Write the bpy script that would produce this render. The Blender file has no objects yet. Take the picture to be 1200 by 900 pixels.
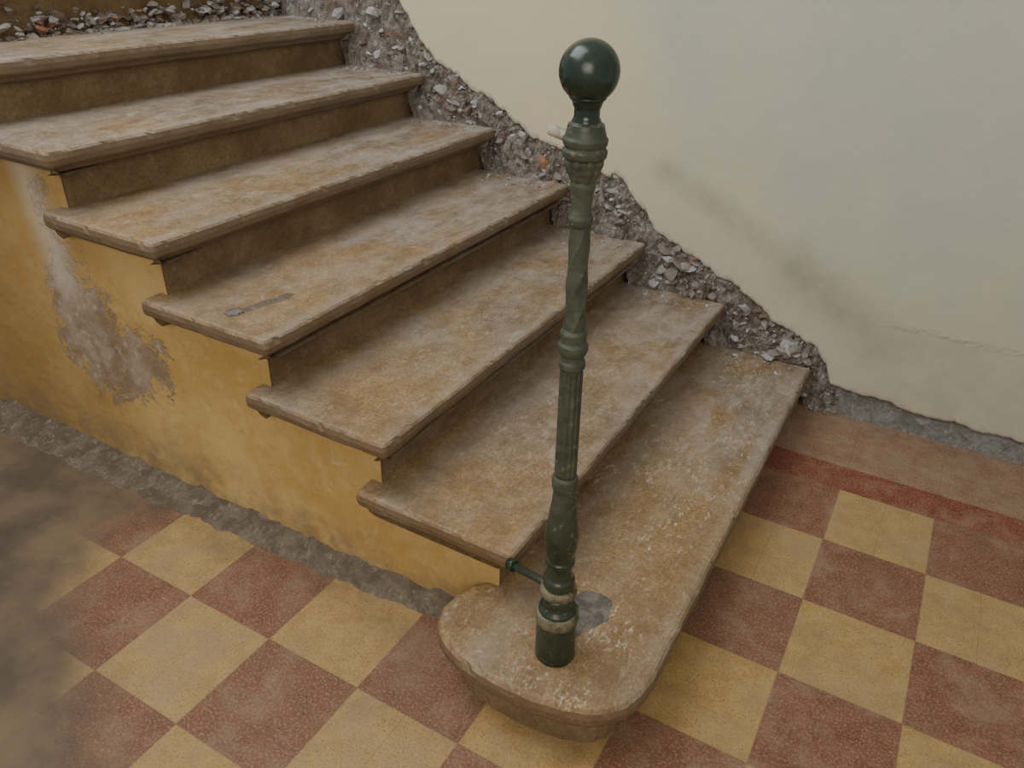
import bpy, bmesh, math, random
from mathutils import Vector, Matrix, noise
random.seed(7)
scene=bpy.context.scene
H=.165; RUN=.3294; X1=.579; YW=1.6; NR=.063; OV=.059; BACK=.43
def xf(k): return X1-(k-1)*RUN
def xr(k): return xf(k)-NR

# ---------------------------------------------------------------- helpers
def link(o,parent=None):
    scene.collection.objects.link(o)
    if parent: o.parent=parent
    return o
def mesh_obj(name,verts,faces,mat=None,parent=None,smooth=False,attrs=None):
    me=bpy.data.meshes.new(name); me.from_pydata([tuple(v) for v in verts],[],faces); me.update()
    if attrs:
        for an,vals in attrs.items():
            a=me.attributes.new(an,'FLOAT','POINT'); a.data.foreach_set('value',vals)
    if smooth:
        for p in me.polygons: p.use_smooth=True
    o=bpy.data.objects.new(name,me)
    if mat: me.materials.append(mat)
    return link(o,parent)
def empty(name,loc=(0,0,0)):
    e=bpy.data.objects.new(name,None); e.empty_display_size=.1; return link(e)
def fbm(x,y,z=0,s=1.0,o=4): return noise.fractal(Vector((x*s,y*s,z*s)),0.8,2.1,o)
def lerp_list(pts,x):
    if x<=pts[0][0]: return pts[0][1]
    for (a,b),(c,d) in zip(pts,pts[1:]):
        if x<=c: return b+(d-b)*(x-a)/(c-a)
    return pts[-1][1]
def seg_dist(px,pz,a,b):
    ax,az=a;bx,bz=b;dx,dz=bx-ax,bz-az
    t=max(0,min(1,((px-ax)*dx+(pz-az)*dz)/(dx*dx+dz*dz+1e-9)))
    return math.hypot(px-ax-t*dx,pz-az-t*dz)
def poly_sd(px,pz,poly):
    d=1e9;ins=False;n=len(poly)
    for i in range(n):
        a=poly[i];b=poly[(i+1)%n]
        d=min(d,seg_dist(px,pz,a,b))
        if (a[1]>pz)!=(b[1]>pz) and px<(b[0]-a[0])*(pz-a[1])/(b[1]-a[1])+a[0]: ins=not ins
    return -d if ins else d

# ---------------------------------------------------------------- materials
class NT:
    def __init__(s,name,rough=.8,spec=.3):
        s.m=bpy.data.materials.new(name); s.m.use_nodes=True; s.t=s.m.node_tree; s.n=s.t.nodes; s.l=s.t.links
        s.b=s.n['Principled BSDF']; s.b.inputs['Roughness'].default_value=rough; s.b.inputs['Specular IOR Level'].default_value=spec
        s.tc=s.n.new('ShaderNodeTexCoord')
    def put(s,sock,v):
        if isinstance(v,bpy.types.NodeSocket): s.l.new(v,sock)
        else: sock.default_value=v
    def noise(s,scale,detail=5,rough=.6,dist=0,vec=None,sc=None):
        n=s.n.new('ShaderNodeTexNoise'); n.inputs['Scale'].default_value=scale; n.inputs['Detail'].default_value=detail
        n.inputs['Roughness'].default_value=rough; n.inputs['Distortion'].default_value=dist
        v=vec or s.tc.outputs['Object']
        if sc:
            mp=s.n.new('ShaderNodeMapping'); mp.inputs['Scale'].default_value=sc; s.l.new(v,mp.inputs['Vector']); v=mp.outputs[0]
        s.l.new(v,n.inputs['Vector']); return n.outputs['Fac']
    def math(s,op,a,b=None,clamp=False):
        n=s.n.new('ShaderNodeMath'); n.operation=op; n.use_clamp=clamp
        s.put(n.inputs[0],a)
        if b is not None: s.put(n.inputs[1],b)
        return n.outputs[0]
    def ramp(s,f,lo,hi,a=0.,b=1.,smooth=True):
        n=s.n.new('ShaderNodeMapRange'); n.interpolation_type='SMOOTHSTEP' if smooth else 'LINEAR'
        s.put(n.inputs[0],f); n.inputs[1].default_value=lo; n.inputs[2].default_value=hi; n.inputs[3].default_value=a; n.inputs[4].default_value=b
        return n.outputs[0]
    def mix(s,f,a,b,mode='MIX'):
        n=s.n.new('ShaderNodeMix'); n.data_type='RGBA'; n.blend_type=mode
        s.put(n.inputs[0],f)
        for i,c in ((6,a),(7,b)):
            if isinstance(c,tuple): n.inputs[i].default_value=(*c,1)
            else: s.l.new(c,n.inputs[i])
        return n.outputs[2]
    def attr(s,name):
        n=s.n.new('ShaderNodeAttribute'); n.attribute_name=name; return n.outputs['Fac']
    def xyz(s):
        n=s.n.new('ShaderNodeSeparateXYZ'); s.l.new(s.tc.outputs['Object'],n.inputs[0]); return n.outputs
    def color(s,c): s.l.new(c,s.b.inputs['Base Color'])
    def rough(s,c): s.l.new(c,s.b.inputs['Roughness'])
    def bump(s,h,strength=.3,dist=.005):
        n=s.n.new('ShaderNodeBump'); n.inputs['Strength'].default_value=strength; n.inputs['Distance'].default_value=dist
        s.l.new(h,n.inputs['Height'])
        if s.b.inputs['Normal'].links: s.l.new(s.b.inputs['Normal'].links[0].from_socket,n.inputs['Normal'])
        s.l.new(n.outputs[0],s.b.inputs['Normal'])

def stone_tread(name,bull):
    t=NT(name,.55,.35)
    X,Y,Z=t.xyz()
    big=t.noise(2.6,4,.55,.5); mid=t.noise(15,6,.75,.4); fine=t.noise(150,4,.7)
    warmc=t.mix(t.ramp(mid,.32,.68),(.240,.145,.060),(.355,.228,.102))
    grey=t.mix(t.ramp(mid,.32,.68),(.180,.130,.085),(.30,.235,.168))
    g=t.math('ADD',t.ramp(big,.30,.70),t.math('ADD',t.ramp(Y,.1,1.5,-.26,.44),t.ramp(Z,.2,1.1,-.12-bull*.30,.30)))
    c=t.mix(t.ramp(g,-.05,1.1),warmc,grey)
    c=t.mix(t.ramp(fine,.42,.60,0,.5),c,(.12,.078,.040))
    # pale chips and scuffs
    fl=t.math('MULTIPLY',t.ramp(t.noise(75,5,.8,.3,sc=(1,.5,1)),.54,.64),t.ramp(t.noise(5,5,.75),.38,.60))
    c=t.mix(t.math('MULTIPLY',fl,.8 if bull else .35),c,(.55,.48,.36))
    sc2=t.math('MULTIPLY',t.ramp(t.noise(26,6,.8,.8,sc=(1,.35,1)),.54,.67),t.ramp(t.noise(3.5,4,.7),.42,.62))
    c=t.mix(t.math('MULTIPLY',sc2,.5),c,(.48,.43,.35))
    # whitish plaster dust, thicker towards the broken wall and up the flight
    du=t.math('MULTIPLY',t.ramp(t.noise(6,6,.75,.5,sc=(1.4,.6,1)),.40,.66),t.math('ADD',t.ramp(Y,.0,1.45,.12,.62),t.ramp(Z,.3,1.1,0,.22)))
    c=t.mix(t.math('MULTIPLY',du,.75),c,(.42,.395,.365))
    fr=t.math('FRACT',t.math('DIVIDE',t.math('SUBTRACT',X1,X),RUN))
    edge=t.math('MULTIPLY',t.ramp(fr,.0,.16,1,0),t.ramp(t.noise(14,5,.7),.3,.7,.15,.9))
    c=t.mix(t.math('MULTIPLY',edge,.45),c,(.37,.33,.275))
    back=t.math('MULTIPLY',t.ramp(fr,.62,.98),t.ramp(t.noise(7,5,.7),.3,.65,.3,.9))
    c=t.mix(t.math('MULTIPLY',back,.40),c,(.35,.305,.255))
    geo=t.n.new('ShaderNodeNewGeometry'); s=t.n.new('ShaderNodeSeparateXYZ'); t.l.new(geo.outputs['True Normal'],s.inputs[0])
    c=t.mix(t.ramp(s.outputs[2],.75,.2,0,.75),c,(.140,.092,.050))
    t.color(c); t.rough(t.ramp(mid,.3,.7,.48,.78))
    t.bump(t.noise(45,6,.75),.35,.006); t.bump(fine,.35,.0025)
    return t.m
m_tread=stone_tread('worn_stone_tread',0.0); m_bull=stone_tread('worn_stone_first_step',1.)

t=NT('riser_stone',.8,.2)  # stone colour darkened to carry the shade on faces turned from the light
c=t.mix(t.ramp(t.noise(5,6,.7),.35,.65),(.165,.108,.056),(.240,.168,.096))
c=t.mix(t.ramp(t.noise(22,5,.7),.52,.75,0,.45),c,(.31,.245,.17))
c=t.mix(t.ramp(t.noise(120,3,.7),.46,.66,0,.45),c,(.09,.06,.035))
t.color(c); t.bump(t.noise(40,6,.7),.5,.006); m_riser=t.m

t=NT('ochre_limewash',.85,.2)
X,Y,Z=t.xyz()
c=t.mix(t.ramp(t.noise(4,6,.65),.35,.65),(.46,.295,.095),(.58,.41,.165))
c=t.mix(t.ramp(t.noise(11,6,.75,.6),.52,.72,0,.6),c,(.60,.48,.27))
c=t.mix(t.ramp(X,-.7,-1.7,0,.75),c,(.29,.170,.055))  # light falloff towards the far left, put into the colour
c=t.mix(t.ramp(t.noise(60,4,.8),.60,.72,0,.5),c,(.24,.15,.06))
c=t.mix(t.ramp(t.noise(3,5,.7,.4),.56,.72,0,.35),c,(.28,.20,.11))
pe=t.attr('peel'); pm=t.ramp(t.math('ADD',pe,t.ramp(t.noise(13,6,.8,.5),.3,.7,-.5,.5)),.40,.62)
pc=t.mix(t.ramp(t.noise(10,5,.7),.35,.65),(.22,.155,.105),(.36,.285,.220))
pc=t.mix(t.ramp(t.noise(38,5,.7),.54,.64,0,.6),pc,(.50,.44,.35))
c=t.mix(t.math('MULTIPLY',pm,.9),c,pc)
lt=t.attr('pale'); c=t.mix(t.math('MULTIPLY',lt,.75),c,(.56,.50,.40))
dz=t.math('MULTIPLY',t.ramp(Z,.22,.05),t.ramp(t.noise(9,6,.75),.35,.62)); c=t.mix(t.math('MULTIPLY',dz,.6),c,(.20,.145,.09))
t.color(c); t.bump(t.noise(16,6,.65),.4,.01); t.bump(pm,.6,-.004); m_string=t.m

t=NT('floor_terrazzo_tiles',.42,.25)
X,Y,Z=t.xyz(); T=.2695; TX=.800; TY=1.115
u=t.math('DIVIDE',t.math('SUBTRACT',X,TX),T); v=t.math('DIVIDE',t.math('SUBTRACT',TY,Y),T)
par=t.math('ABSOLUTE',t.math('MODULO',t.math('ADD',t.math('FLOOR',u),t.math('FLOOR',v)),2.))
par=t.math('GREATER_THAN',par,.5)
fine=t.noise(170,3,.75); md=t.noise(18,5,.7)
wn=t.n.new('ShaderNodeTexWhiteNoise'); cb=t.n.new('ShaderNodeCombineXYZ'); t.l.new(t.math('FLOOR',u),cb.inputs[0]); t.l.new(t.math('FLOOR',v),cb.inputs[1]); t.l.new(cb.outputs[0],wn.inputs[0])
yel=t.mix(t.ramp(md,.35,.65),(.34,.210,.066),(.43,.280,.100)); yel=t.mix(wn.outputs['Value'],yel,t.mix(.35,yel,(.38,.275,.145)))
red=t.mix(t.ramp(md,.35,.65),(.155,.058,.032),(.220,.092,.055)); red=t.mix(wn.outputs['Value'],red,t.mix(.4,red,(.20,.110,.070)))
c=t.mix(par,yel,red)
strip=t.math('LESS_THAN',v,0.0); c=t.mix(strip,c,t.mix(t.ramp(md,.3,.7),(.16,.034,.022),(.22,.055,.034)))
far=t.math('LESS_THAN',v,-.5); c=t.mix(far,c,t.mix(t.ramp(md,.3,.7),(.21,.120,.075),(.29,.185,.125)))
c=t.mix(t.ramp(fine,.48,.64,0,.45),c,(.43,.33,.21)); c=t.mix(t.ramp(t.noise(200,3,.7),.52,.66,0,.6),c,(.10,.055,.03))
def joint(a,w): 
    fr=t.math('FRACT',a); return t.math('LESS_THAN',t.math('MINIMUM',fr,t.math('SUBTRACT',1.,fr)),w)
j=t.math('MAXIMUM',joint(u,.007),joint(v,.007)); c=t.mix(t.math('MULTIPLY',j,.45),c,(.17,.105,.06))
hj=t.math('MULTIPLY',joint(t.math('ADD',u,.5),.004),t.math('GREATER_THAN',wn.outputs['Value'],.5)); c=t.mix(t.math('MULTIPLY',hj,.4),c,(.17,.105,.06))
c=t.mix(t.ramp(t.noise(7,6,.75,.4),.44,.70,0,.50),c,(.31,.23,.150))
c=t.mix(t.ramp(t.noise(3,6,.75,.4),.50,.75,0,.45),c,(.16,.115,.075))
d=t.attr('dirt'); dm=t.ramp(t.math('ADD',d,t.ramp(t.noise(4,5,.65,.4),.3,.7,-.14,.14)),.12,.78)
dc=t.mix(t.ramp(t.noise(2.3,5,.6),.40,.62),(.082,.064,.046),(.175,.125,.076)); c=t.mix(t.math('MULTIPLY',dm,.95),c,dc)
t.color(c); t.rough(t.ramp(md,.3,.7,.52,.75)); t.bump(t.noise(120,4,.7),.25,.0025); t.bump(j,.4,-.002); m_floor=t.m

t=NT('old_wall_plaster',.75,.25)
X,Y,Z=t.xyz()
c=t.mix(t.ramp(t.math('ADD',t.noise(1.1,4,.5,.3,sc=(1.4,1,.5)),t.ramp(X,-1.0,.9,-.26,.20)),.22,.80),(.62,.555,.370),(.455,.465,.385))
c=t.mix(t.ramp(Z,.9,.2,0,.40),c,(.49,.455,.33))
c=t.mix(t.ramp(t.noise(5,6,.7),.45,.75,0,.35),c,(.60,.55,.395))
c=t.mix(t.ramp(t.noise(40,5,.8),.64,.76,0,.30),c,(.36,.31,.22))
st=t.attr('stain'); c=t.mix(t.math('MULTIPLY',st,t.ramp(t.noise(6,5,.7),.3,.7,.3,.7)),c,(.30,.285,.225))
lo=t.attr('lower'); c=t.mix(t.math('MULTIPLY',lo,.5),c,t.mix(t.ramp(t.noise(9,6,.7),.35,.65),(.49,.45,.32),(.38,.36,.28)))
ln=t.attr('line'); c=t.mix(t.math('MULTIPLY',ln,.6),c,(.24,.21,.16))
ed=t.attr('edge'); em=t.ramp(t.math('ADD',ed,t.ramp(t.noise(30,5,.75),.3,.7,-.35,.35)),.45,.6); c=t.mix(t.math('MULTIPLY',em,.8),c,(.42,.38,.31))
t.color(c); t.bump(t.noise(9,6,.6),.35,.01); t.bump(t.noise(90,4,.7),.15,.002); t.bump(lo,.5,.004); m_wall=t.m

def rubble(name,a,b,cc,brick=.8,bs=.8):
    t=NT(name,.92,.15)
    c=t.mix(t.ramp(t.noise(16,6,.75,.6),.38,.62),a,b)
    c=t.mix(t.ramp(t.noise(38,5,.75,.5),.55,.64),c,cc)
    c=t.mix(t.ramp(t.noise(12,4,.7,.3,),.62,.68,0,brick),c,(.28,.125,.075))
    c=t.mix(t.ramp(t.noise(100,4,.7),.50,.68,0,.5),c,(.08,.06,.045))
    t.color(c); t.bump(t.noise(50,6,.8),bs,.012); return t.m
m_rub=rubble('broken_masonry',(.145,.115,.09),(.28,.25,.215),(.42,.42,.41),.6)
m_mort=rubble('grey_mortar',(.120,.092,.064),(.185,.148,.108),(.24,.20,.155),0,.45)
m_band=rubble('wall_foot_mortar',(.16,.147,.130),(.245,.232,.212),(.32,.31,.29),.0)
t=NT('loose_rubble',.9,.15)
a=t.attr('tone')
c=t.mix(t.ramp(a,.0,.35,smooth=False),(.17,.13,.10),(.31,.285,.26)); c=t.mix(t.ramp(a,.35,.8,smooth=False),c,(.47,.48,.50)); c=t.mix(t.math('GREATER_THAN',a,.9),c,(.34,.15,.09))
c=t.mix(t.ramp(t.noise(80,5,.7),.42,.68,0,.45),c,(.18,.145,.11)); t.color(c); t.bump(t.noise(90,5,.7),.6,.004); m_stone=t.m

t=NT('dusty_green_iron',.42,.4)
X,Y,Z=t.xyz()
c=t.mix(t.ramp(t.noise(14,5,.7),.35,.68),(.018,.028,.017),(.040,.052,.032))
dust=t.math('MULTIPLY',t.ramp(Z,.45,.62),t.ramp(Z,1.20,1.27,1,0))
c=t.mix(t.math('MULTIPLY',dust,.8),c,t.mix(t.ramp(t.noise(35,5,.7),.35,.65),(.046,.056,.035),(.088,.096,.062)))
chip=t.math('MULTIPLY',t.ramp(t.noise(60,5,.7),.60,.66),.7); c=t.mix(chip,c,(.16,.145,.10))
t.color(c); t.rough(t.ramp(dust,0,1,.30,.6)); t.bump(t.noise(90,4,.6),.15,.0015); m_green=t.m
t=NT('glossy_green_ball',.16,.5)
c=t.mix(t.ramp(t.noise(20,5,.7),.4,.7),(.013,.026,.017),(.025,.042,.028)); t.color(c); t.rough(t.ramp(t.noise(25,5,.7),.35,.7,.16,.36)); m_ball=t.m
t=NT('chipped_paint_ring',.65,.3)
c=t.mix(t.ramp(t.noise(26,5,.8,.4),.44,.62),(.185,.160,.100),(.042,.050,.032)); t.color(c); t.bump(t.noise(60,5,.7),.5,.003); m_cream=t.m
t=NT('bare_rail_stub',.7,.3)
c=t.mix(t.ramp(t.noise(30,5,.8,.4),.40,.60),(.42,.38,.29),(.20,.18,.13)); t.color(c); t.bump(t.noise(60,5,.7),.5,.003); m_stub=t.m
t=NT('lead_patch',.6,.4)
c=t.mix(t.ramp(t.noise(30,5,.7),.4,.6),(.10,.085,.07),(.19,.165,.135)); t.color(c); t.bump(t.noise(70,5,.7),.6,.004); m_lead=t.m

# ---------------------------------------------------------------- staircase
stairs=empty('staircase')
def resample(pts,step):
    out=[];n=len(pts)
    for i in range(n):
        a=Vector(pts[i]);b=Vector(pts[(i+1)%n]);m=max(1,int((b-a).length/step))
        for j in range(m): out.append(a+(b-a)*j/m)
    return out
def loft(name,pts,levels,zt,mat,seed,amp=.0022):
    n=len(pts);nrm=[]
    for i in range(n):
        d=(pts[(i+1)%n]-pts[i-1]);nrm.append(Vector((d.y,-d.x)).normalized())
    V=[];F=[]
    for li,(dz,ins) in enumerate(levels):
        for i,p in enumerate(pts):
            w=fbm(p.x+seed,p.y,dz*2,9)*amp*1.4+min(0,fbm(p.x,p.y+seed*2,dz*6,38)+.25)*amp*3.2*(1 if dz>-.02 else .3)
            if p.y>1.50: w=0
            q=p-nrm[i]*(ins-w)
            zz=zt+dz+(fbm(p.x,p.y,seed,5)*.0012 if li>0 else 0)
            V.append((q.x,q.y,zz))
    L=len(levels)
    for l in range(L-1):
        for i in range(n):
            j=(i+1)%n; F.append((l*n+i,(l+1)*n+i,(l+1)*n+j,l*n+j))
    F.append(tuple(range(n))); F.append(tuple(reversed([(L-1)*n+i for i in range(n)])))
    o=mesh_obj(name,V,F,mat,stairs)
    bm=bmesh.new();bm.from_mesh(o.data);bmesh.ops.recalc_face_normals(bm,faces=bm.faces);bm.to_mesh(o.data);bm.free()
    return o
NOSE=[(0,.011),(-.003,.005),(-.009,.001),(-.022,-.001),(-.036,.001),(-.042,.006),(-.045,.018),(-.051,.024),(-.060,.030),(-.065,.040),(-.068,.050)]
YE=1.56
for k in range(2,8):
    f=xf(k);r=.014; b=f-BACK
    def corner(cx,cy,a0,a1,r): return [(cx+r*math.cos(math.radians(a0+(a1-a0)*i/4)),cy+r*math.sin(math.radians(a0+(a1-a0)*i/4))) for i in range(5)]
    pl=corner(b+r,r,180,270,r)+corner(f-r,r,270,360,r)+[(f,YE),(b,YE)]
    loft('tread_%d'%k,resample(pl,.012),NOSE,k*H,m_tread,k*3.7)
bull=[(.589,YE),(.16,YE),(.15,.062),(.128,.035),(.110,-.010),(.106,-.055),(.118,-.092),(.140,-.120),(.172,-.143),(.215,-.160),(.27,-.170),(.34,-.172),(.41,-.168),(.462,-.158),(.505,-.142),(.540,-.118),(.566,-.085),(.581,-.045),(.589,.01)]
bp=resample(bull,.012)
NOSE1=[(0,.014),(-.004,.007),(-.012,.001),(-.026,-.002),(-.044,.0),(-.058,.007),(-.066,.020),(-.073,.032),(-.078,.046)]
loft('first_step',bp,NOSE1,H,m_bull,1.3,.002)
loft('first_step_base',bp,[(0,.046),(-.03,.046),(-.094,.050)],.092,m_riser,5.1,.002)
V=[];F=[]
for k in range(2,9):
    x=xr(k);z0=(k-1)*H-.002;z1=k*H-.05;nx=60;nz=5
    base=len(V)
    for i in range(nx+1):
        for j in range(nz+1):
            y=OV+(1.59-OV)*i/nx
            V.append((x+fbm(y,j*.03,k,6)*.0025-(.004 if 0<j<nz else 0),y,z0+(z1-z0)*j/nz))
    for i in range(nx):
        for j in range(nz):
            a=base+i*(nz+1)+j;F.append((a,a+nz+1,a+nz+2,a+1))
mesh_obj('risers',V,F,m_riser,stairs)
peel=[(-1.25,.85),(-1.20,.74),(-1.14,.62),(-1.03,.51),(-.88,.47),(-.86,.38),(-1.0,.29),(-1.12,.25),(-1.24,.28),(-1.33,.38),(-1.31,.60),(-1.27,.72)]
V=[];F=[];PE=[];PA=[]
for k in range(2,10):
    xa=xr(k+1) if k<9 else -3.2; xb=xr(k);top=min(k,8)*H-.03;nx=18 if k<9 else 40;nz=int(top/.02)+1;base=len(V)
    for i in range(nx+1):
        for j in range(nz+1):
            x=xa+(xb-xa)*i/nx;z=top*j/nz
            edgei=(i==0 or i==nx)
            V.append((x,OV+(0 if edgei else fbm(x,z,1,5)*.003),z))
            sd=poly_sd(x,z,peel); PE.append(max(0,min(1,.5-sd/.13)))
            PA.append(max(0,1-seg_dist(x,z,(-1.30,.92),(-1.25,.62))/.09)*.9)
    for i in range(nx):
        for j in range(nz):
            a=base+i*(nz+1)+j;F.append((a,a+nz+1,a+nz+2,a+1))
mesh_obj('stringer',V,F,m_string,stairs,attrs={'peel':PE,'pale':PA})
V=[];F=[];nx=30;ny=60
for i in range(nx+1):
    for j in range(ny+1):
        x=-3.2+(xf(8)+3.2)*i/nx;y=0+1.6*j/ny
        V.append((x,y,8*H+fbm(x,y,3,9)*.012))
for i in range(nx):
    for j in range(ny):
        a=i*(ny+1)+j;F.append((a,a+ny+1,a+ny+2,a+1))
mesh_obj('landing_bed',V,F,m_rub,stairs)

tops=[(-3.2,.025),(-1.88,.025),(-1.38,.038),(-.97,.034),(-.51,.044),(-.21,.052),(.03,.068),(.13,.078)]
foot=[(-3.2,-.08),(-1.5,-.065),(-.96,-.045),(-.57,-.018),(-.29,-.010),(.03,.028),(.13,.035)]
V=[];F=[];nx=260;nt=8
for i in range(nx+1):
    x=-3.2+(3.33)*i/nx
    zt=lerp_list(tops,x)+fbm(x,0,0,14)*.014; yf=lerp_list(foot,x)+fbm(x,5,0,10)*.014
    for j in range(nt+1):
        s=j/nt
        y=OV+.002+(yf-OV)*(s**1.1); z=zt*(1-s)**1.3
        if 0<j<nt:
            d=fbm(x,s*.3,2,16)*.005; y-=d; z+=d
        if j==0: y=OV+.01
        V.append((x,y,max(z,-.002) if j<nt else -.003))
for i in range(nx):
    for j in range(nt):
        a=i*(nt+1)+j;F.append((a,a+1,a+nt+2,a+nt+1))
mesh_obj('mortar_skirting',V,F,m_mort,stairs,smooth=True)

# ---------------------------------------------------------------- floor
V=[];F=[];D=[]
x0,x1,y0,y1,st=-3.4,3.0,-2.6,1.66,.05
nx=int((x1-x0)/st);ny=int((y1-y0)/st)
dirt=[(-3.4,.05),(-1.3,-.0),(-1.0,-.08),(-.95,-.22),(-.84,-.36),(-.66,-.50),(-.50,-.56),(-.36,-.66),(-.50,-.95),(-1.2,-1.5),(-3.4,-1.6)]
for i in range(nx+1):
    for j in range(ny+1):
        x=x0+(x1-x0)*i/nx;y=y0+(y1-y0)*j/ny;V.append((x,y,0))
        D.append(max(0,min(1,.5-poly_sd(x,y,dirt)/.30))+ .38*max(0,1-abs(y+.04)/.13)*(1 if x<.1 else 0))
for i in range(nx):
    for j in range(ny):
        a=i*(ny+1)+j;F.append((a,a+ny+1,a+ny+2,a+1))
mesh_obj('floor',V,F,m_floor,attrs={'dirt':D})

# ---------------------------------------------------------------- wall
bound=[(-3.4,2.3),(-1.9,1.75),(-1.5,1.52),(-1.21,1.24),(-1.08,1.07),(-.96,.985),(-.80,.92),(-.69,.86),(-.54,.785),(-.32,.735),(-.18,.66),(-.06,.54),(.05,.465),(.25,.40),(.40,.295),(.58,.215),(.63,.17),(.66,.085),(.80,.085),(1.0,.07),(1.26,.07),(3.0,.07)]
def bz(x): return lerp_list(bound,x)+(fbm(x,2.2,0,11)*.026+fbm(x,7,0,45)*.010)*(1 if x<.6 else .5)
V=[];F=[];ST=[];LO=[];ED=[];LN=[]
nx=640;rows=[0,.004,.012,.03,.06,.09,.12,.15,.18,.21,.24,.265,.28,.29,.30,.31,.32,.34,.37,.4,.45,.5,.6,.75,.9,1.1,1.4,1.8,2.4,3.4]
for i in range(nx+1):
    x=-3.4+6.4*i/nx;b=bz(x)
    V.append((x,YW+.045,b+.004));ST.append(0);LO.append(0);ED.append(1);LN.append(0)
    for j,rr in enumerate(rows):
        z=min(b+rr,3.6) if j<len(rows)-1 else 3.6
        y=YW+(.006 if j==0 else 0)+fbm(x,z,0,1.6)*.004
        V.append((x,y,z))
        zl=.372+fbm(x,0,0,6)*.008-(x-.8)*.01
        ST.append(max(0,max(1-seg_dist(x,z,(-.05,.76),(.45,.50))/.07,(1-seg_dist(x,z,(.45,.50),(.76,.30))/.12)*1.2)))
        LO.append(min(1,max(0,(x-.70)/.15)) if z<zl else 0.); LN.append(max(0,1-abs(z-zl)/.009)*min(1,max(0,(x-.76)/.08)))
        ED.append(max(0,1-rr/.035))
m=len(rows)+1
for i in range(nx):
    for j in range(m-1):
        a=i*m+j;F.append((a,a+m,a+m+1,a+1))
mesh_obj('wall_stair_side',V,F,m_wall,smooth=True,attrs={'stain':ST,'lower':LO,'edge':ED,'line':LN})
mesh_obj('wall_masonry_core',[(-3.4,YW+.05,0),(3,YW+.05,0),(3,YW+.05,3.6),(-3.4,YW+.05,3.6),(-3.4,YW+.25,0),(3,YW+.25,0),(3,YW+.25,3.6),(-3.4,YW+.25,3.6)],
   [(0,1,2,3),(5,4,7,6),(4,0,3,7),(1,5,6,2),(3,2,6,7),(4,5,1,0)],m_rub)

rub=empty('plaster_rubble')
def tread_z(x):
    if x>X1-.01: return 0
    if x>xr(2): return H
    k=int((xr(1)-x)/RUN)+1
    return min(k,8)*H
def tz_s(x): return sum(tread_z(x+d) for d in (-.02,-.01,0,.01,.02))/5
V=[];F=[];nx=800;nt=20
for i in range(nx+1):
    x=-3.3+(4.0)*i/nx; zb=tz_s(x)-.012; zt=bz(x)+.02; yb=1.538 if x<.57 else 1.575
    yb+=fbm(x,1,4,7)*.022
    for j in range(nt+1):
        s=j/nt
        bulge=math.sin(s*math.pi)
        y=yb+(YW+.02-yb)*(s**1.1)-bulge*.003; z=zb+(zt-zb)*(s**.85)
        n=noise.fractal(Vector((x*20,s*2.2+z*7,3.3)),.55,2.2,6)*.015+ (noise.cell(Vector((x*60,z*60,1)))-.5)*.007
        if j==0: n*=.3
        V.append((x+fbm(x,z,5,30)*.005,y-n*bulge**.5,z+n*.6*bulge))
for i in range(nx):
    for j in range(nt):
        a=i*(nt+1)+j;F.append((a,a+nt+1,a+nt+2,a+1))
mesh_obj('broken_edge',V,F,m_rub,rub)
V=[];F=[];nx=230;nt=8
for i in range(nx+1):
    x=.60+(2.40)*i/nx; zt=min(bz(x),.11)+.02
    for j in range(nt+1):
        s=j/nt; y=YW-.022+.04*s-fbm(x,5,1,8)*.014*(1-s); z=-.002+zt*s; n=fbm(x,s*.4,2,22)*.008*math.sin(s*math.pi)
        V.append((x,y-n,z))
for i in range(nx):
    for j in range(nt):
        a=i*(nt+1)+j;F.append((a,a+nt+1,a+nt+2,a+1))
mesh_obj('mortar_band',V,F,m_band,rub,smooth=True)

def rocks(name,items,mat,parent):
    V=[];F=[];A=[]
    bm=bmesh.new();bmesh.ops.create_icosphere(bm,subdivisions=2,radius=1)
    bv=[v.co.copy() for v in bm.verts];bf=[[v.index for v in f.verts] for f in bm.faces];bm.free()
    for (p,r) in items:
        sc=Vector((random.uniform(.7,1.5),random.uniform(.6,1.1),random.uniform(.35,.8)))
        rot=Matrix.Rotation(random.uniform(0,6.28),3,'Z')@Matrix.Rotation(random.uniform(-.6,.6),3,'X')@Matrix.Rotation(random.uniform(-.5,.5),3,'Y')
        sd=random.uniform(0,50);tone=random.choice([.0,.1,.15,.2,.3,.35,.4,.5,.6,.8]) if random.random()>.04 else .95
        b=len(V)
        planes=[(Vector((random.gauss(0,1),random.gauss(0,1),random.gauss(0,1))).normalized(),random.uniform(.35,.75)) for _ in range(7)]
        for v in bv:
            q=v*(1+.3*noise.noise(v*1.3+Vector((sd,0,0))))
            for nn,dd in planes:
                e=q.dot(nn)-dd
                if e>0: q=q-nn*e
            q=Vector((q.x*sc.x,q.y*sc.y,q.z*sc.z))
            V.append(Vector(p)+rot@q*r);A.append(tone)
        for f in bf: F.append([b+i for i in f])
    mesh_obj(name,V,F,mat,parent,attrs={'tone':A})
items=[]
for _ in range(900):
    x=random.uniform(-2.0,.60)
    if fbm(x,3,0,6)<-.05 and random.random()<.6: continue
    s=random.random()**.8
    zb=tz_s(x);zt=bz(x);yb=1.540
    y=yb+(YW+.01-yb)*s+random.uniform(-.004,.010);z=zb+(zt-zb)*s**.85+.002
    items.append(((x,y,z),random.choice([.005,.006,.008,.010,.012,.020,.032])*random.uniform(.7,1.15)))
for _ in range(260):
    k=random.randint(1,7);x=xf(k)-random.uniform(.03,.32);y=1.51-abs(random.gauss(0,.05));items.append(((x,y,k*H+.001),random.uniform(.003,.009)))
for _ in range(40): 
    x=random.uniform(.60,.70);items.append(((x,random.uniform(1.55,1.60),.006),random.uniform(.005,.013)))
rocks('loose_stones',items,m_stone,rub)
items=[]
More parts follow.
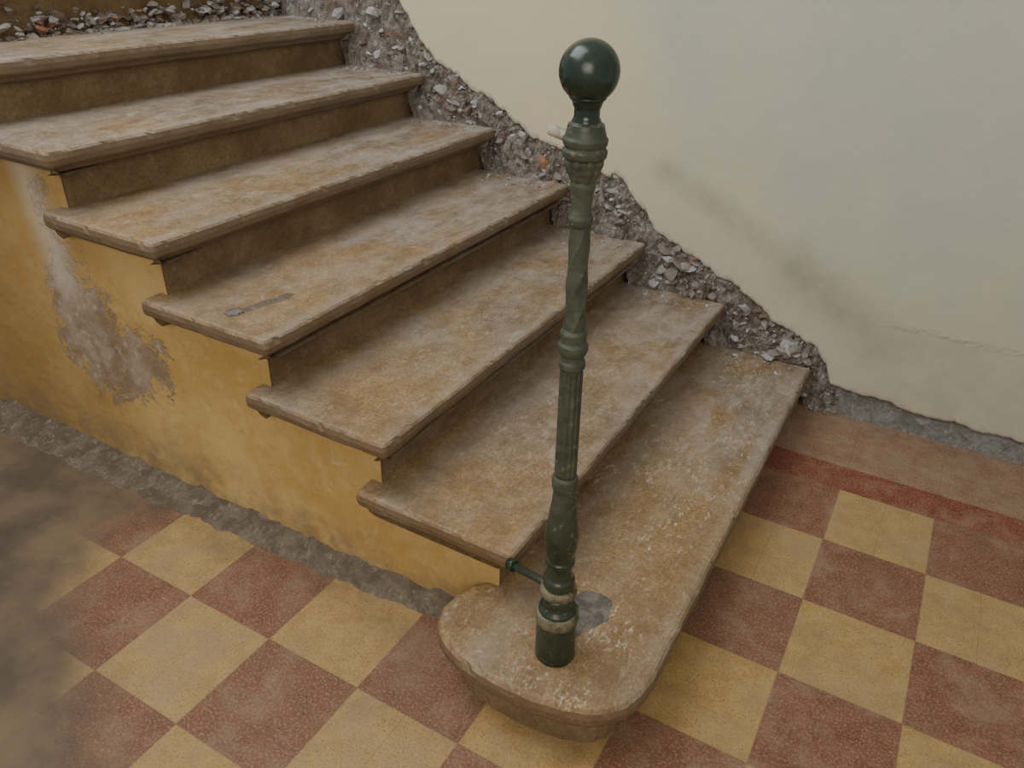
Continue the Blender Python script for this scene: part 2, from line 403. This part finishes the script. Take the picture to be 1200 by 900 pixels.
for _ in range(800):
    y=random.uniform(.0,1.58);x=-1.80+abs(random.gauss(0,.03));zz=7*H+max(0,random.gauss(.012,.03))
    items.append(((x,y,zz),random.choice([.006,.010,.014,.024])*random.uniform(.7,1.2)))
for _ in range(250):
    items.append(((random.uniform(-1.95,-1.72),random.uniform(0,1.58),8*H+.005),random.uniform(.01,.03)))
rocks('loose_stones_on_landing',items,m_stone,rub)

# ---------------------------------------------------------------- newel post
newel=empty('newel_post')
BX,BY=.384,-.044; TXn,TYn=.367,-.040
def ax(z):
    s=(z-H)/(1.313-H);return BX+(TXn-BX)*s,BY+(TYn-BY)*s
def revolve(name,prof,mat,mod=None,seg=64,cap=True):
    V=[];F=[]
    for z,r in prof:
        cx,cy=ax(z)
        for i in range(seg):
            a=2*math.pi*i/seg;rr=r+(mod(a,z) if mod else 0)
            V.append((cx+rr*math.cos(a),cy+rr*math.sin(a),z))
    n=len(prof)
    for l in range(n-1):
        for i in range(seg):
            j=(i+1)%seg;F.append((l*seg+i,l*seg+j,(l+1)*seg+j,(l+1)*seg+i))
    if cap: F.append(tuple(reversed(range(seg))));F.append(tuple((n-1)*seg+i for i in range(seg)))
    return mesh_obj(name,V,F,mat,newel,smooth=True)
def dense(a,b,ra,rb,n): return [(a+(b-a)*i/n,ra+(rb-ra)*i/n) for i in range(n+1)]
def sm(pts,n=4):
    out=[]
    for (a,b),(c,d) in zip(pts,pts[1:]):
        for i in range(n):
            s=i/n;e=s*s*(3-2*s);out.append((a+(c-a)*s,b+(d-b)*e))
    out.append(pts[-1]);return out
revolve('base',[(H-.002,.040),(H+.002,.042),(.20,.0415),(.262,.041),(.268,.039)],m_green)
revolve('base_collar',[(.264,.041),(.266,.0435),(.276,.0445),(.287,.044),(.292,.0425),(.294,.037),(.296,.030)],m_cream,lambda a,z:.0026*noise.noise(Vector((math.cos(a)*3,math.sin(a)*3,z*60))))
revolve('base_top',[(.290,.040),(.300,.036),(.302,.030),(.318,.030),(.335,.031)],m_green)
revolve('lower_ring',[(.334,.031),(.338,.0355),(.346,.037),(.353,.0355),(.357,.031)],m_cream,lambda a,z:.0016*noise.noise(Vector((math.cos(a)*3,math.sin(a)*3,z*60))))
revolve('vase',sm([(.355,.029),(.364,.032),(.376,.0315),(.386,.026),(.402,.024),(.412,.025),(.418,.029),(.425,.029),(.430,.026),(.440,.027),(.462,.0315),(.485,.0330),(.510,.030),(.540,.0255),(.575,.0215),(.594,.0205),(.600,.0235),(.611,.0245),(.621,.0235),(.626,.0205)]),m_green)
revolve('fluted_shaft',[(.624,.019)]+dense(.632,.842,.0205,.0200,10)+[(.850,.0185)],m_green,lambda a,z:-.0030*abs(math.cos(a*6)) if .63<z<.845 else 0,96)
revolve('middle_rings',sm([(.846,.020),(.852,.0225),(.860,.0225),(.864,.0195),(.872,.0195),(.878,.0235),(.884,.0255),(.892,.0250),(.897,.021),(.906,.0215),(.914,.0225),(.920,.0185)]),m_green)
revolve('twisted_shaft',dense(.916,1.095,.0188,.0168,120),m_green,lambda a,z:-.0020*abs(math.sin(2*a-z*45))**.8,128)
revolve('upper_rings',sm([(1.092,.016),(1.098,.0185),(1.106,.0195),(1.112,.017),(1.120,.0150),(1.140,.0165),(1.156,.0195),(1.162,.0180)]),m_green)
revolve('leaf_capital',sm([(1.160,.018),(1.168,.0205),(1.178,.025),(1.190,.0290),(1.197,.0270)]),m_green,lambda a,z:.0022*math.cos(8*a)*max(0,min(1,(z-1.160)/.012)),96)
revolve('abacus_rings',sm([(1.194,.028),(1.198,.0325),(1.206,.0335),(1.211,.030),(1.216,.0325),(1.222,.0335),(1.228,.0300),(1.236,.0280),(1.243,.0265),(1.247,.0215)]),m_green)
revolve('ball_neck',sm([(1.245,.022),(1.255,.0185),(1.263,.0185),(1.272,.0215),(1.280,.027)]),m_ball)
R_=.0428
revolve('ball',[(1.3135-R_*math.cos(math.pi*(i+.5)/40),R_*math.sin(math.pi*(i+.5)/40)) for i in range(40)],m_ball)
def bar(name,a,b,r,mat,flat=1.,seg=20):
    a=Vector(a);b=Vector(b);d=(b-a).normalized();s=d.cross(Vector((0,0,1))).normalized();u=s.cross(d)
    V=[];F=[]
    for t_,rr in [(0,.8),(.03,1),(.5,.97),(.97,1),(1,.8)]:
        p=a.lerp(b,t_)
        for i in range(seg):
            g=2*math.pi*i/seg;V.append(p+(s*math.cos(g)+u*math.sin(g)*flat)*r*rr)
    for l in range(4):
        for i in range(seg):
            j=(i+1)%seg;F.append((l*seg+i,l*seg+j,(l+1)*seg+j,(l+1)*seg+i))
    F.append(tuple(reversed(range(seg))));F.append(tuple(4*seg+i for i in range(seg)))
    mesh_obj(name,V,F,mat,newel,smooth=True)
bar('handrail_stub',(.355,-.040,1.218),(.306,-.030,1.226),.0085,m_stub)
bar('handrail_stub_socket',(.362,-.040,1.217),(.338,-.037,1.221),.012,m_green)
bar('side_bracket',(.372,-.044,.345),(.252,-.004,.315),.0095,m_green,.8)
bar('bracket_flange',(.262,-.008,.318),(.246,-.003,.314),.014,m_green,1)

def blob(name,pts,z,th,mat,seed):
    P=resample(pts,.008);n=len(P);V=[];c=sum(P,Vector((0,0)))/n
    for (ins,zz) in ((0,0),(.08,th*.8),(.35,th)):
        for p in P:
            q=p+(c-p)*ins;w=fbm(q.x+seed,q.y,0,60)*.004;V.append((q.x+w,q.y+w,z+zz))
    F=[]
    for l in range(2):
        for i in range(n):
            j=(i+1)%n;F.append((l*n+i,l*n+j,(l+1)*n+j,(l+1)*n+i))
    F.append(tuple(2*n+i for i in range(n)))
    return mesh_obj(name,V,F,mat,stairs)
blob('lead_patch',[(.345,.00),(.40,.0),(.415,.035),(.43,.06),(.448,.10),(.435,.15),(.40,.165),(.365,.155),(.345,.12),(.33,.09),(.325,.04)],H-.001,.0035,m_lead,1)
blob('socket_lead',[(-.600,.055),(-.575,.050),(-.560,.068),(-.562,.090),(-.590,.098),(-.606,.080)],4*H-.001,.007,m_lead,3)
blob('socket_scar',[(-.590,.095),(-.562,.092),(-.530,.20),(-.538,.245),(-.560,.235)],4*H-.001,.0018,m_mort,4)

# ---------------------------------------------------------------- light
w=bpy.data.worlds.new('room_ambient');scene.world=w;w.use_nodes=True
w.node_tree.nodes['Background'].inputs[0].default_value=(1,.98,.97,1);w.node_tree.nodes['Background'].inputs[1].default_value=.42
def area(name,loc,tgt,size,power,col):
    l=bpy.data.lights.new(name,'AREA');l.shape='RECTANGLE';l.size=size[0];l.size_y=size[1];l.energy=power;l.color=col
    o=bpy.data.objects.new(name,l);link(o);o.location=loc;o.rotation_euler=(Vector(tgt)-Vector(loc)).to_track_quat('-Z','Y').to_euler();return o
area('stairwell_daylight',(-1.2,-.5,3.5),(-.2,.9,0),(2.4,1.8),76,(.93,.96,1))
area('camera_side_fill',(1.3,-3.0,2.4),(.4,.9,.4),(1.8,1.6),55,(1,.90,.74))  # added warm fill from the camera side, no actual window

# ---------------------------------------------------------------- camera
cam=bpy.data.cameras.new('camera');co=link(bpy.data.objects.new('camera',cam))
R=[[0.8666648246785702,0.4982112932377412,0.026030538896465616],[0.2698804850302784,-0.42431004596736327,-0.8643642222414087],[-0.4195909978356123,0.7561392015902566,-0.5021920970642249]]
M=Matrix.Identity(4)
for i in range(3):
    M[i][0]=R[0][i];M[i][1]=-R[1][i];M[i][2]=-R[2][i]
M[0][3],M[1][3],M[2][3]=.8422,-1.0907,1.4769
co.matrix_world=M
cam.sensor_width=36;cam.lens=911/1200*36;cam.clip_start=.02
scene.camera=co
